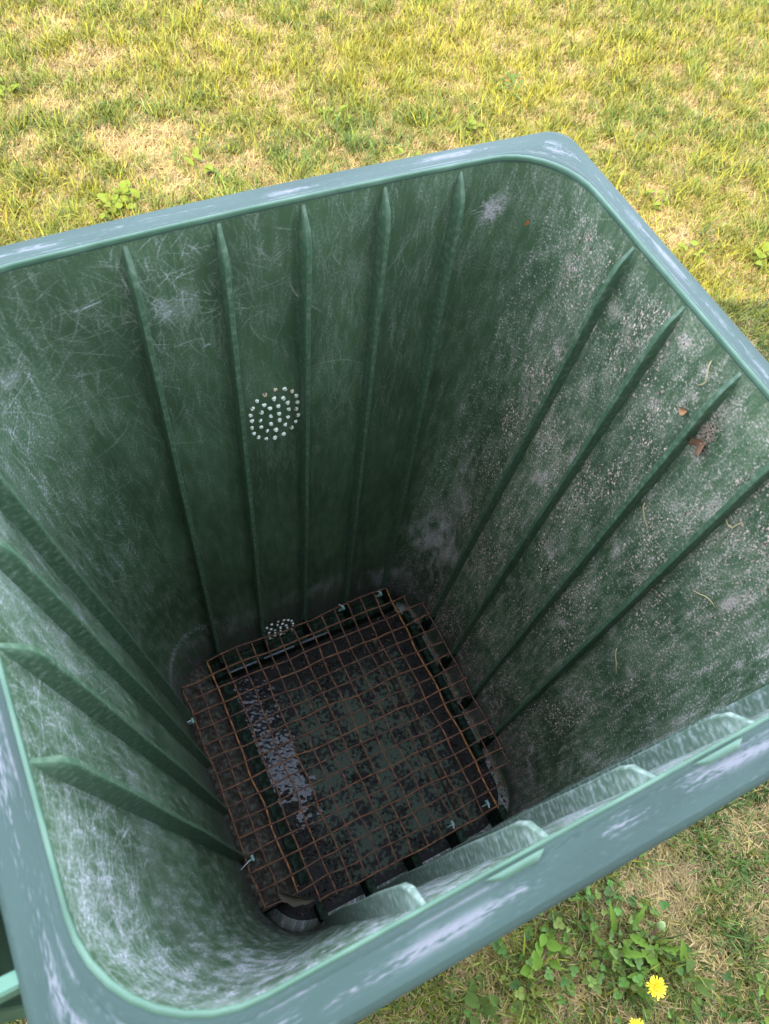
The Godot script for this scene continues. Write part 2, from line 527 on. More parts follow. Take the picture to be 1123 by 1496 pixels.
func build_bin() -> void:
	wall_u = ring_u(ring(H, 0.0, CORNER, H))
	var base := Vector3(0.148, 0.0, 0.2)
	var bin := thing("wheeled_bin", "large open dark green plastic wheeled bin with ribbed scuffed walls, standing on the lawn", "bin", base)
	var plastic := StandardMaterial3D.new()
	plastic.albedo_texture = wall_texture()
	plastic.roughness = 0.55
	plastic.metallic_specular = 0.5
	plastic.normal_enabled = true
	var rough_normal := grain_normal(0.03, 3.0, 71)
	plastic.normal_texture = rough_normal
	plastic.normal_scale = 0.0
	plastic.normal_enabled = false
	mats.plastic = plastic
	# inner skin
	var rings := []
	var vs := PackedFloat32Array()
	for i in 19:
		var y := lerpf(H - 0.002, FLOOR_Y + 0.014, i / 18.0)
		rings.append(ring(y, 0.0, CORNER, y))
		vs.append((H - y) / (H - FLOOR_Y))
	for k in 4:
		var a := PI / 2 * (k + 1) / 4.0
		var y := FLOOR_Y + 0.014 * (1.0 - sin(a))
		rings.append(ring(y, -0.014 * (1.0 - cos(a)), [0.066, 0.06, 0.066, 0.064], y))
		vs.append((H - y) / (H - FLOOR_Y))
	var body := part("body", loft(rings, wall_u, vs), plastic, bin)
	# outer skin down to the grass
	var shell := []
	var vv := PackedFloat32Array()
	for i in 9:
		var y := lerpf(H - 0.030, 0.012, i / 8.0)
		shell.append(ring(y, 0.006, CORNER, y))
		vv.append(0.1 + 0.5 * i / 8.0)
	shell.append(ring(0.0, 0.0, CORNER, 0.0))
	vv.append(0.62)
	part("outer_skin", loft(shell, wall_u, vv, true), plastic, body, false)
	# floor
	var fl: PackedVector3Array = rings[rings.size() - 1]
	var st := begin()
	var fc := Vector3(0.165, FLOOR_Y, 0.21)
	for k in fl.size() - 1:
		for p in [fc, fl[k + 1], fl[k]]:
			st.set_uv(Vector2((p.x + 0.07) / 0.48, (p.z + 0.03) / 0.48))
			st.add_vertex(p)
	var floor_mat := StandardMaterial3D.new()
	floor_mat.albedo_texture = floor_texture()
	floor_mat.roughness = 0.6
	floor_mat.metallic_specular = 0.3
	floor_mat.heightmap_enabled = true
	floor_mat.heightmap_texture = as_texture(noise(64, 0.05, 4).get_seamless_image(512, 512))
	floor_mat.heightmap_scale = 0.04
	part("bin_floor", finish(st), floor_mat, bin)
	# rim flange
	var rim_mat := StandardMaterial3D.new()
	rim_mat.albedo_texture = rim_texture()
	rim_mat.roughness = 0.6
	rim_mat.metallic_specular = 0.38
	var prof := [[-0.0008, -0.005], [-0.0008, -0.003], [0.0, -0.0012], [0.0016, -0.0004], [0.005, -0.0012], [0.0065, -0.0020], [0.0165, -0.0034], [0.0262, -0.0048], [0.0284, -0.0062], [0.0300, -0.0088], [0.0312, -0.014], [0.0316, -0.030], [0.0312, -0.047], [0.0296, -0.0485], [0.0278, -0.047], [0.0276, -0.016], [0.024, -0.011], [0.0065, -0.009]]
	var rr := []
	var rv := PackedFloat32Array()
	for i in prof.size():
		var o: float = prof[i][0]
		var t := clampf(o / 0.0316, 0.0, 1.0)
		var rad := []
		for k in 4:
			rad.append(lerpf(CORNER[k], OUTER_CORNER[k], t))
		rr.append(ring(H, o, rad, H + prof[i][1]))
		rv.append(o / 0.05 if i < 12 else 0.7)
	part("rim", loft(rr, wall_u, rv, true, [1, 1, 1, 1, 1, 2, 2, 3, 3, 3, 3, 3, 3, 3, 3, 3, 3]), rim_mat, bin)
	# raised bead along the inner edge
	var worn := world_mat(ramp_texture(25, 0.02, srgb(0.03, 0.07, 0.04), srgb(0.045, 0.10, 0.057), srgb(0.10, 0.16, 0.11)), 3.0, 0.45)
	var br := []
	for p in [[-0.0009, -0.0035], [-0.0010, -0.0006], [-0.0004, 0.0004], [0.0006, 0.0008], [0.0015, 0.0004], [0.0021, -0.0008], [0.0023, -0.004]]:
		br.append(ring(H, p[0], CORNER, H + p[1]))
	part("rim_bead", loft(br, wall_u, PackedFloat32Array([0, 0.1, 0.2, 0.3, 0.4, 0.5, 0.6]), true), worn, bin)
	for span in [[0.055, 0.095], [0.200, 0.240]]:
		var lug := begin()
		var steps := 14
		var prev := []
		for i in steps + 1:
			var t := float(i) / steps
			var x := lerpf(span[0], span[1], t)
			var up := 0.0012 * smoothstep(0.0, 0.12, t) * smoothstep(1.0, 0.88, t) + 0.0002
			var wide := 0.0034 * smoothstep(0.0, 0.3, t) * smoothstep(1.0, 0.86, t)
			var z: float = RIM[3] + 0.003
			var cut := [Vector3(x, H - 0.003, z), Vector3(x, H - 0.0004 + up, z), Vector3(x, H - 0.0004 + up, z + wide), Vector3(x, H - 0.005, z + wide + 0.002)]
			if i:
				for k in 3:
					quad(lug, prev[k], prev[k + 1], cut[k + 1], cut[k])
			prev = cut
		part("rim_lug", finish(lug), worn, bin)
	# ribs inside the four walls
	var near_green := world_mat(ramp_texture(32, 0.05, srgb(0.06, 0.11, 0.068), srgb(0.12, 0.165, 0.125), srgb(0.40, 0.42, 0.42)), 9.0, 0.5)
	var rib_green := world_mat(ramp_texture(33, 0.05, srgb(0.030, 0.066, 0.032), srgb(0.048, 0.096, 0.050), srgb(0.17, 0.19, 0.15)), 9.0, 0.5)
	for side in 4:
		for a in (RIBS_LONG if side % 2 == 0 else RIBS_SHORT):
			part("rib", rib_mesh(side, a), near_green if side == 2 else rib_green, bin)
	# step over the axle and the low ridges of the floor
	var dirty := world_mat(ramp_texture(26, 0.03, srgb(0.020, 0.012, 0.008), srgb(0.034, 0.031, 0.023), srgb(0.09, 0.09, 0.075)), 11.0, 0.85, 0.2)
	var green_dirty := world_mat(ramp_texture(27, 0.03, srgb(0.007, 0.008, 0.005), srgb(0.012, 0.020, 0.013), srgb(0.035, 0.058, 0.040)), 11.0, 0.85, 0.15)
	part("axle_step", bevel_box(Vector3(-0.036, G - 0.058, 0.186), Vector3(0.064, 0.066, 0.394), 0.006), dirty, bin)
	part("floor_ridge", bevel_box(Vector3(0.019, FLOOR_Y + 0.002, 0.19), Vector3(0.018, 0.006, 0.36), 0.003), green_dirty, bin)
	part("floor_ridge", bevel_box(Vector3(0.291, FLOOR_Y + 0.003, 0.22), Vector3(0.010, 0.009, 0.34), 0.003), dirty, bin)
	part("floor_ridge", bevel_box(Vector3(0.366, FLOOR_Y + 0.010, 0.18), Vector3(0.012, 0.020, 0.30), 0.004), green_dirty, bin)
	part("floor_ledge", bevel_box(Vector3(0.165, G - 0.072, 0.001), Vector3(0.38, 0.034, 0.028), 0.004), green_dirty, bin)
	var wet := plain(0.10, 0.11, 0.12, 0.12, 0.9)
	for s in [[0.027, 0.080], [0.092, 0.149], [0.163, 0.213]]:
		part("ledge_edge", bevel_box(Vector3((s[0] + s[1]) * 0.5, G - 0.0530, 0.0165), Vector3(s[1] - s[0], 0.0035, 0.0035), 0.0012), wet, bin)
	for x in [0.023, 0.102, 0.179, 0.258, 0.336]:
		part("mesh_support", bevel_box(Vector3(x, G - 0.046, 0.001), Vector3(0.008, 0.080, 0.020), 0.002), green_dirty, bin)
		part("mesh_support", bevel_box(Vector3(x, G - 0.046, 0.418), Vector3(0.012, 0.080, 0.026), 0.002), green_dirty, bin)
	for z in RIBS_SHORT:
		part("mesh_support", bevel_box(Vector3(0.3835, G - 0.046, z), Vector3(0.022, 0.080, 0.010), 0.002), green_dirty, bin)
	# drilled air holes in the far wall: two racetracks of holes, with pale burrs
	var burr := world_mat(ramp_texture(28, 0.05, srgb(0.42, 0.44, 0.34), srgb(0.62, 0.64, 0.54), srgb(0.78, 0.78, 0.72)), 30.0, 0.6)
	var tan_burr := world_mat(ramp_texture(29, 0.05, srgb(0.36, 0.26, 0.17), srgb(0.52, 0.40, 0.28), srgb(0.64, 0.54, 0.42)), 30.0, 0.6)
	var variants := [hole_mesh(0), hole_mesh(1), hole_mesh(2), hole_mesh(3)]
	for group in [[0.1435, 0.541, 1.0], [0.131, -0.040, 1.0]]:
		for spec in [[6, 0.0, 0.0], [12, 0.0165, 0.0105], [20, 0.0278, 0.0125]]:
			for k in int(spec[0]):
				var p := Vector2.ZERO
				if k < 6 and spec[1] == 0.0:
					p = Vector2(-0.0055 if k < 3 else 0.0055, ((k % 3) - 1) * 0.0128)
				else:
					p = racetrack(float(k) / spec[0], spec[1], spec[2])
				p += Vector2(rng.randfn(), rng.randfn()) * 0.0006
				var x: float = group[0] + p.x
				var y: float = group[1] + p.y + G
				var hole := part("vent_hole", variants[rng.randi() % 4], tan_burr if p.y > 0.03 and p.x > -0.012 and rng.randf() < 0.75 else burr, bin, false)
				hole.position = Vector3(x, y, far_z(x, y) + 0.0004) - base
				hole.rotation = Vector3(-0.055, 0, rng.randf() * TAU)
				hole.scale = Vector3.ONE * rng.randf_range(0.64, 0.82)
	# hinge arms, handle bar, the lid folded right over and hanging behind, axle and wheels
	var arm_mat := world_mat(ramp_texture(30, 0.02, srgb(0.05, 0.12, 0.075), srgb(0.075, 0.17, 0.105), srgb(0.12, 0.22, 0.16)), 3.0, 0.45)
	for z in [0.402, 0.004]:
		var arm := begin()
		bevel_into(arm, Vector3(-0.203, H - 0.024, z), Vector3(0.076, 0.032, 0.0085), 0.003)
		part("hinge_arm", finish(arm), arm_mat, bin)
	part("handle_bar", tube(PackedVector3Array([Vector3(-0.238, H - 0.014, -0.01), Vector3(-0.238, H - 0.014, 0.2), Vector3(-0.238, H - 0.014, 0.412)]), 0.011, 12), arm_mat, bin)
	var lid_mat := world_mat(ramp_texture(31, 0.02, srgb(0.018, 0.050, 0.028), srgb(0.026, 0.070, 0.040), srgb(0.045, 0.10, 0.06)), 3.0, 0.5)
	var lid := begin()
	bevel_into(lid, Vector3(-0.262, H - 0.33, 0.195), Vector3(0.014, 0.60, 0.400), 0.004)
	bevel_into(lid, Vector3(-0.247, H - 0.33, -0.002), Vector3(0.026, 0.60, 0.008), 0.003)
	bevel_into(lid, Vector3(-0.247, H - 0.33, 0.392), Vector3(0.026, 0.60, 0.008), 0.003)
	part("lid", finish(lid), lid_mat, bin)
	var black := plain(0.025, 0.025, 0.027, 0.7)
	part("axle", tube(PackedVector3Array([Vector3(-0.085, 0.1, -0.07), Vector3(-0.085, 0.1, 0.2), Vector3(-0.085, 0.1, 0.49)]), 0.011, 10), plain(0.3, 0.3, 0.3, 0.4), bin)
	for z in [-0.062, 0.484]:
		var wheel := begin()
		tube_into(wheel, PackedVector3Array([Vector3(-0.085, 0.1, z - 0.022), Vector3(-0.085, 0.1, z - 0.016), Vector3(-0.085, 0.1, z + 0.016), Vector3(-0.085, 0.1, z + 0.022)]), PackedFloat32Array([0.088, 0.1, 0.1, 0.088]), 32)
		part("wheel", finish(wheel), black, bin)

func racetrack(t: float, r: float, half: float) -> Vector2:
	var total := TAU * r + 4.0 * half
	var s := t * total
	if s < 2.0 * half:
		return Vector2(r, -half + s)
	s -= 2.0 * half
	if s < PI * r:
		return Vector2(r * cos(s / r), half + r * sin(s / r))
	s -= PI * r
	if s < 2.0 * half:
		return Vector2(-r, half - s)
	s -= 2.0 * half
	return Vector2(-r * cos(s / r), -half - r * sin(s / r))

func hole_mesh(n: int) -> ArrayMesh:
	var r := RandomNumberGenerator.new()
	r.seed = 400 + n
	var st := begin()
	var rows := [[0.0010, -0.0008], [0.0013, 0.0010], [0.0017, 0.0021], [0.0023, 0.0021], [0.0029, 0.0010], [0.0033, -0.0006]]
	var sides := 9
	var wob := []
	for k in sides:
		wob.append(r.randf_range(0.78, 1.25))
	wob[r.randi() % sides] *= 1.35
	for i in rows.size() - 1:
		for k in (sides - 1 if n % 2 else sides):
			var k2 := (k + 1) % sides
			var p := []
			for c in [[i, k], [i, k2], [i + 1, k2], [i + 1, k]]:
				var a: float = TAU * c[1] / sides
				var row: Array = rows[c[0]]
				var rad: float = row[0] * (1.0 if c[0] < 2 else wob[c[1]])
				p.append(Vector3(cos(a) * rad, sin(a) * rad, row[1] * (1.0 if c[0] < 2 else wob[(c[1] + 3) % sides])))
			quad(st, p[0], p[3], p[2], p[1])
	return finish(st)

# ------------------------------------------------------------------ what lies in the bin
func build_wire_mesh() -> void:
	var base := Vector3(0.165, G, 0.2)
	var grid := thing("wire_mesh", "rusty welded wire mesh lying over the floor inside the green bin", "wire mesh", base)
	var rusts := []
	for c in [[0.095, 0.050, 0.033], [0.13, 0.062, 0.034], [0.23, 0.10, 0.036]]:
		var k := Vector3(c[0], c[1], c[2])
		rusts.append(world_mat(ramp_texture(90 + rusts.size(), 0.05, srgb(k.x * 0.4, k.y * 0.45, k.z * 0.6), srgb(k.x, k.y, k.z), srgb(k.x * 2.1, k.y * 1.8, k.z * 1.5), 128), 12.0, 0.85, 0.3))
	var sag := noise(91, 3.0, 2)
	# rows run along the far wall: first and last column of each
	var row_span := [[0, 13], [-2, 14]]
	for r in range(2, 15):
		row_span.append([-2, 15])
	row_span.append([-2, 14])
	row_span.append([1, 13])
	for r in row_span.size():
		var pts := PackedVector3Array()
		for i in range(row_span[r][0] * 3, row_span[r][1] * 3 + 1):
			var x := i * CELL / 3.0
			var z := r * CELL
			pts.append(Vector3(x + 0.0, G + 0.0013 + sag.get_noise_2d(x, z) * 0.004, z + sag.get_noise_2d(x * 3.0 + 9.0, z * 3.0) * 0.004))
		pts[0].x -= 0.002
		pts[pts.size() - 1].x += 0.002
		part("wire", tube(pts, 0.00142, 6), rusts[[0, 1, 0, 1, 0][r % 5]], grid)
	for c in range(-2, 16):
		var first := 0
		var last := 16
		if c < 0:
			first = 1
			last = 15
		elif c == 0:
			last = 15
		elif c == 14:
			first = 1
			last = 15
		elif c == 15:
			first = 2
			last = 14
		var pts := PackedVector3Array()
		for i in range(first * 3, last * 3 + 1):
			var x := c * CELL
			var z := i * CELL / 3.0
			pts.append(Vector3(x + sag.get_noise_2d(x * 3.0, z * 3.0 + 7.0) * 0.004, G - 0.0007 + sag.get_noise_2d(x, z) * 0.004, z))
		pts[0].z -= 0.002
		pts[pts.size() - 1].z += 0.002
		part("wire", tube(pts, 0.00142, 6), rusts[2 if c in [0, 13] else [0, 1, 0, 1, 1][posmod(c * 3, 5)]], grid)

func build_ties() -> void:
	var pale := plain(0.13, 0.24, 0.20, 0.5)
	var white := plain(0.5, 0.5, 0.5, 0.4)
	var spots := [
		[-0.058, 0.085, Vector3(-1, 0.25, -0.2), 0.016, "pale cable tie at the far end of the mesh's left edge"],
		[-0.046, 0.312, Vector3(-1, 0.35, 0.35), 0.045, "cable tie with a long thin tail at the mesh's left edge"],
		[0.241, 0.004, Vector3(-0.4, 1.0, -0.5), 0.018, "upright cable tie end at the mesh's far edge, left of another"],
		[0.313, 0.006, Vector3(-0.4, 1.0, -0.5), 0.014, "upright cable tie end at the mesh's far edge, nearest the right corner"],
		[0.247, 0.397, Vector3(-0.2, 1.0, 0.3), 0.014, "short cable tie in the middle of the mesh's near edge, left of another"],
		[0.312, 0.394, Vector3(-0.2, 1.0, 0.3), 0.014, "short cable tie on the mesh's near edge, beside the right wall"],
	]
	for s in spots:
		var at := Vector3(s[0], G, s[1])
		var t := thing("cable_tie", s[4], "cable tie", at, "cable ties holding the wire mesh")
		part("head", bevel_box(Vector3(0.004, 0.004, 0), Vector3(0.0042, 0.006, 0.009), 0.001), pale, t, false)
		var pts := PackedVector3Array()
		var dir: Vector3 = s[2].normalized()
		for i in 9:
			var k := i / 8.0
			pts.append(Vector3(0.003, 0.005, 0) + dir * k * s[3] + Vector3(0, -0.012 * k * k * (s[3] / 0.045), 0.004 * k * k))
		part("tail", tube(pts, 0.0009, 5), white if s[3] < 0.02 else plain(0.28, 0.30, 0.28, 0.4), t, false)
		var loop := PackedVector3Array()
		for i in 13:
			var a := TAU * i / 12.0
			loop.append(Vector3(cos(a) * 0.005, sin(a) * 0.004, 0.001))
		part("loop", tube(loop, 0.0009, 5), pale, t, false)

func crumb_mesh(n: int) -> ArrayMesh:
	var r := RandomNumberGenerator.new()
	r.seed = 700 + n
	var dirs := [Vector3(1, 0, 0), Vector3(-1, 0, 0), Vector3(0, 1, 0), Vector3(0, -1, 0), Vector3(0, 0, 1), Vector3(0, 0, -1)]
	for i in 6:
		dirs[i] = dirs[i] * r.randf_range(0.4, 1.0) + Vector3(r.randf(), r.randf(), r.randf()) * 0.4
	var st := begin()
	st.set_smooth_group(-1)
	for f in [[0, 2, 4], [2, 1, 4], [1, 3, 4], [3, 0, 4], [2, 0, 5], [1, 2, 5], [3, 1, 5], [0, 3, 5]]:
		tri(st, dirs[f[0]], dirs[f[2]], dirs[f[1]])
	return finish(st)

func scatter(called: String, label: String, category: String, mesh: Mesh, mat: StandardMaterial3D, places: Array, colors: PackedColorArray) -> void:
	var mm := MultiMesh.new()
	mm.transform_format = MultiMesh.TRANSFORM_3D
	mm.use_colors = true
	mm.mesh = mesh
	var floats := PackedFloat32Array()
	floats.resize(places.size() * 16)
	var at := 0
	for i in places.size():
		var t: Transform3D = places[i]
		var b := t.basis
		var c := colors[i]
		for v in [b.x.x, b.y.x, b.z.x, t.origin.x, b.x.y, b.y.y, b.z.y, t.origin.y, b.x.z, b.y.z, b.z.z, t.origin.z, c.r, c.g, c.b, 1.0]:
			floats[at] = v
			at += 1
	mm.instance_count = places.size()
	mm.buffer = floats
	var o := MultiMeshInstance3D.new()
	o.name = numbered(called)
	o.multimesh = mm
	o.material_override = mat
	add_child(o)
	o.set_meta("kind", "stuff")
	o.set_meta("label", label)
	o.set_meta("category", category)

func turned(scale: Vector3) -> Basis:
	return Basis.from_euler(Vector3(rng.randf() * TAU, rng.randf() * TAU, rng.randf() * TAU)).scaled_local(scale)

func build_debris() -> void:
	var m := StandardMaterial3D.new()
	m.vertex_color_use_as_albedo = true
	m.roughness = 0.9
	# dried crumbs stuck to the right wall
	var clump := noise(140, 9.0, 3)
	var places := []
	var colors := PackedColorArray()
	while places.size() < 20000:
		var z := rng.randf_range(-0.02, 0.45)
		var y := G - 0.06 + 0.85 * pow(rng.randf(), 0.9)
		if rng.randf() > smoothstep(-0.25, 0.45, clump.get_noise_2d(z, y * 0.8)):
			continue
		var b := box_at(y)
		if z < b[2] + 0.055 or z > b[3] - 0.05:
			continue
		var s := 0.0004 + 0.0015 * pow(rng.randf(), 5.0)
		var flat := Basis.from_scale(Vector3(0.5 * s, s * rng.randf_range(1.0, 2.8), s * rng.randf_range(0.7, 1.4))) * Basis(Vector3.RIGHT, rng.randf() * TAU)
		places.append(Transform3D(flat, Vector3(b[1] - s * 0.15, y, z)))
		var k := rng.randf_range(0.6, 1.25)
		colors.append(Color(0.42 * k, 0.32 * k, 0.265 * k) if rng.randf() < 0.85 else Color(0.09 * k, 0.05 * k, 0.035 * k))
	scatter("dried_dirt", "pinkish tan dried dirt crumbs stuck all over the right inner wall of the bin", "dirt", crumb_mesh(1), m, places, colors)
	# black wet compost on the floor
	var lump := noise(141, 14.0, 3)
	places = []
	colors = PackedColorArray()
	while places.size() < 11000:
		var x := rng.randf_range(-0.01, 0.385)
		var z := rng.randf_range(0.0, 0.41)
		var left := smoothstep(0.13, 0.05, x)
		var far := smoothstep(0.15, 0.06, z)
		var right := smoothstep(0.31, 0.35, x)
		if rng.randf() > clampf(maxf(maxf(left, far), right) * 0.7 + 0.02 + lump.get_noise_2d(x, z) * 1.6, 0.012, 1.0):
			continue
		var s := 0.0006 + 0.0024 * pow(rng.randf(), 4.0)
		places.append(Transform3D(turned(Vector3(s, s * rng.randf_range(0.6, 1.8), s)), Vector3(x, FLOOR_Y + 0.002 + s * 0.3, z)))
		var k := rng.randf_range(0.5, 1.4)
		colors.append(Color(0.022 * k, 0.017 * k, 0.013 * k) if rng.randf() < 0.92 else Color(0.12 * k, 0.08 * k, 0.05 * k))
	var wet := m.duplicate()
	wet.roughness = 0.6
	wet.metallic_specular = 0.3
	scatter("compost_crumbs", "black wet compost crumbs scattered on the bin floor under the mesh", "compost", crumb_mesh(2), wet, places, colors)
	# liquid along the left side of the floor
	var n := noise(142, 22.0, 3)
	var cols := 44
	var rows := 160
	var st := begin()
	for r in rows:
		for c in cols:
			var q := []
			var wet_cell := true
			for d in [[0, 0], [1, 0], [1, 1], [0, 1]]:
				var x: float = 0.020 + (c + d[0]) * 0.0018
				var z: float = 0.01 + (r + d[1]) * 0.0018
				var mid := 0.055 - 0.010 * sin(z * 14.0)
				var half := 0.024 * smoothstep(0.30, 0.22, z) * smoothstep(0.0, 0.06, z) + 0.010
				var inside: float = half - absf(x - mid) + (n.get_noise_2d(x, z) + 0.9 * n.get_noise_2d(x * 4.5, z * 4.5)) * 0.036
				if inside < 0.0:
					wet_cell = false
				q.append(Vector3(x, FLOOR_Y + 0.0045 + 0.0006 * n.get_noise_2d(x * 8.0, z * 6.0) + 0.0005 * n.get_noise_2d(x * 3.0, z * 3.0), z))
			if wet_cell:
				quad(st, q[0], q[1], q[2], q[3])
	var water := plain(0.010, 0.009, 0.010, 0.2, 0.36)
	var pud := MeshInstance3D.new()
	pud.name = numbered("puddle")
	pud.mesh = finish(st)
	pud.material_override = water
	add_child(pud)
	pud.set_meta("label", "dark glossy puddle of leachate on the left side of the bin floor")
	pud.set_meta("category", "puddle")

func leaf_mesh(length: float, width: float, lobes := 0, cup := 0.2, droop := 0.3) -> ArrayMesh:
	var st := begin()
	var steps := 10
	var prev := []
	for i in steps + 1:
		var t := float(i) / steps
		var w := width * 0.5 * pow(sin(PI * clampf(pow(t, 0.8), 0.0, 1.0)), 0.75)
		if lobes:
			w *= 0.72 + 0.38 * absf(sin(PI * lobes * t))
		w = maxf(w, 0.0006)
		var y := length * (0.18 * t - droop * t * t)
		var z := length * t
		var row := [Vector3(-w, y + w * cup, z), Vector3(-w * 0.5, y + w * cup * 0.35, z), Vector3(0, y - w * 0.06, z), Vector3(w * 0.5, y + w * cup * 0.35, z), Vector3(w, y + w * cup, z)]
		if i:
			for k in 4:
				quad(st, prev[k], prev[k + 1], row[k + 1], row[k])
		prev = row
	return finish(st)

func single(called: String, label: String, category: String, mesh: Mesh, mat: Material, t: Transform3D, group := "") -> void:
	var o := MeshInstance3D.new()
	o.name = numbered(called)
	o.mesh = mesh
	o.material_override = mat
	o.transform = t
	add_child(o)
	o.set_meta("label", label)
	o.set_meta("category", category)
	if group:
		o.set_meta("group", group)

func on_right_wall(y: float, z: float, off := 0.001) -> Vector3:
	return Vector3(box_at(y + G)[1] - off, y + G, z)

func build_scraps() -> void:
	var brown := plain(0.20, 0.10, 0.055, 0.8)
	var straw := plain(0.38, 0.30, 0.14, 0.7)
	# axes of the right wall: local z along the wall, local y off the wall
	var wall := Basis(Vector3(0, 0, -1), Vector3(-1, 0.06, 0).normalized(), Vector3(0, -1, 0))
	single("dead_leaf_scrap", "shrivelled reddish brown leaf scrap caught under the third rib of the right wall", "dead leaf", leaf_mesh(0.026, 0.016, 2, 0.9, 0.5), brown, Transform3D(wall.rotated(Vector3.RIGHT, 0.3), on_right_wall(0.735, 0.247, 0.003)), "dead scraps on the right wall")
	single("dead_leaf_scrap", "small orange brown leaf scrap on the right wall, above the shrivelled one", "dead leaf", leaf_mesh(0.011, 0.008, 0, 0.8, 0.3), plain(0.32, 0.15, 0.07, 0.8), Transform3D(wall.rotated(Vector3.RIGHT, 0.9), on_right_wall(0.740, 0.215, 0.003)), "dead scraps on the right wall")
	single("dead_leaf_scrap", "tiny bright orange scrap near the far right corner below the rim", "dead leaf", leaf_mesh(0.007, 0.005, 0, 0.6, 0.3), plain(0.42, 0.12, 0.03, 0.7), Transform3D(Basis(Vector3(1, 0, 0), Vector3(-0.6, 0, 0.8), Vector3(0, -1, 0)), Vector3(0.4085, 0.755 + G, -0.035)), "dead scraps on the right wall")
	var fluff := plain(0.34, 0.24, 0.18, 0.95)
	var st := begin()
	for i in 80:
		var c := on_right_wall(0.742 + rng.randfn() * 0.009, 0.243 + rng.randfn() * 0.004, 0.002)
		var d := Vector3(rng.randf_range(-0.3, 0.1), rng.randfn(), rng.randfn()).normalized() * rng.randf_range(0.002, 0.006)
		tube_into(st, PackedVector3Array([c - d, c + Vector3(-0.002, 0, 0), c + d]), PackedFloat32Array([0.00015, 0.00025, 0.0001]), 4)
	single("fibre_tuft", "tuft of brown fibres above the leaf scrap on the right wall", "fibre tuft", finish(st), fluff, Transform3D.IDENTITY)
	var blades := [
		[0.420, 0.343, 0.6, 0.036, "dry yellow straw low on the right wall beyond the last rib", 0.15],
		[0.615, 0.346, -0.9, 0.026, "curled dry straw on the right wall below the nearest rib", 0.9],
		[0.612, 0.250, 0.8, 0.024, "thin dry straw on the right wall between the two nearest ribs", 0.4],
		[0.780, 0.212, 0.2, 0.030, "forked dry straw high on the right wall near the rim", -0.5],
		[0.70, 0.318, -0.5, 0.020, "short dry straw on the right wall above the nearest rib", -0.9],
	]
	for b in blades:
		var pts := PackedVector3Array()
		for i in 8:
			var k := i / 7.0
			var a: float = b[2] + (k - 0.5) * b[5] + 0.25 * sin(k * 5.0 + b[2])
			var q := on_right_wall(b[0] - cos(a) * b[3] * (k - 0.5), b[1] + sin(a) * b[3] * (k - 0.5) * 1.2, 0.0016 + 0.003 * sin(k * PI))
			pts.append(q)
		single("dry_straw", b[4], "straw", tube(pts, 0.00055, 5), straw, Transform3D.IDENTITY, "dry straws on the right wall")
	single("dead_leaf", "curled dull brown leaf at the near left corner of the wire mesh", "dead leaf", leaf_mesh(0.056, 0.020, 3, 0.9, 0.15), plain(0.065, 0.052, 0.030, 0.85), Transform3D(Basis(Vector3.UP, 0.95) * Basis(Vector3.BACK, 0.9), Vector3(-0.026, G + 0.004, 0.368)))
	single("magenta_thread", "tiny magenta thread on the bin floor under the mesh", "thread", tube(PackedVector3Array([Vector3(0.139, FLOOR_Y + 0.006, 0.243), Vector3(0.141, FLOOR_Y + 0.008, 0.249), Vector3(0.140, FLOOR_Y + 0.006, 0.256)]), 0.0009, 5), plain(0.45, 0.03, 0.16, 0.6), Transform3D.IDENTITY)
	single("rusty_bolt_head", "rust brown lump on the wire mesh beside the right wall", "rust lump", crumb_mesh(3), plain(0.12, 0.06, 0.035, 0.9), Transform3D(Basis.from_euler(Vector3(0.4, 0.7, 0.2)).scaled_local(Vector3(0.005, 0.0035, 0.006)), Vector3(0.381, G + 0.003, 0.203)))

# ------------------------------------------------------------------ the lawn
func tuft(n: int, blades: int, long_: float, wide: float, flat: float) -> ArrayMesh:
	var r := RandomNumberGenerator.new()
	r.seed = 900 + n
	var st := begin()
	st.set_smooth_group(-1)
	for i in blades:
		var az := r.randf() * TAU
		var root := Vector3(r.randfn() * 0.010, 0, r.randfn() * 0.010)
		var dir := Vector3(cos(az), 0, sin(az))
		var side := Vector3(-sin(az), 0, cos(az)).rotated(Vector3.UP, r.randf_range(-0.7, 0.7))
		var len := long_ * r.randf_range(0.45, 1.2)
		var lean := r.randf_range(0.15, 0.9) + flat
		var bend := r.randf_range(0.2, 1.1)
		var pts := [root]
		var a := lean
		for k in 3:
			pts.append(pts[k] + (dir * sin(a) + Vector3.UP * cos(a)) * len / 3.0)
			a += bend / 3.0
			a = minf(a, 1.75)
		var w := wide * r.randf_range(0.6, 1.3) * 0.5
		var ww := [w * 0.8, w, w * 0.7, 0.0]
		for k in 2:
			quad(st, pts[k] - side * ww[k], pts[k] + side * ww[k], pts[k + 1] + side * ww[k + 1], pts[k + 1] - side * ww[k + 1])
		tri(st, pts[2] - side * ww[2], pts[2] + side * ww[2], pts[3])
	return finish(st)

const BARE := [[0.345, -1.53, 0.13, 0.09, 0.75], [0.29, -1.93, 0.10, 0.07, 0.2], [0.77, -2.03, 0.12, 0.09, 0.25], [0.46, -1.37, 0.20, 0.07, 0.6], [0.13, -1.78, 0.12, 0.06, 0.3], [1.30, -1.50, 0.15, 0.06, 0.3], [1.63, -0.75, 0.10, 0.14, 0.25], [0.56, 0.60, 0.08, 0.05, 0.6], [0.60, 0.66, 0.10, 0.05, 0.4]]

func dryness(n: FastNoiseLite, x: float, z: float) -> float:
	var v := n.get_noise_2d(x, z) * 0.22 + n.get_noise_2d(x * 6.0 + 40.0, z * 6.0) * 0.7
	for b in BARE:
		var d := Vector2((x - b[0]) / b[2], (z - b[1]) / b[3]).length()
		v += b[4] * (1.0 - smoothstep(0.2, 1.35, d))
	return v

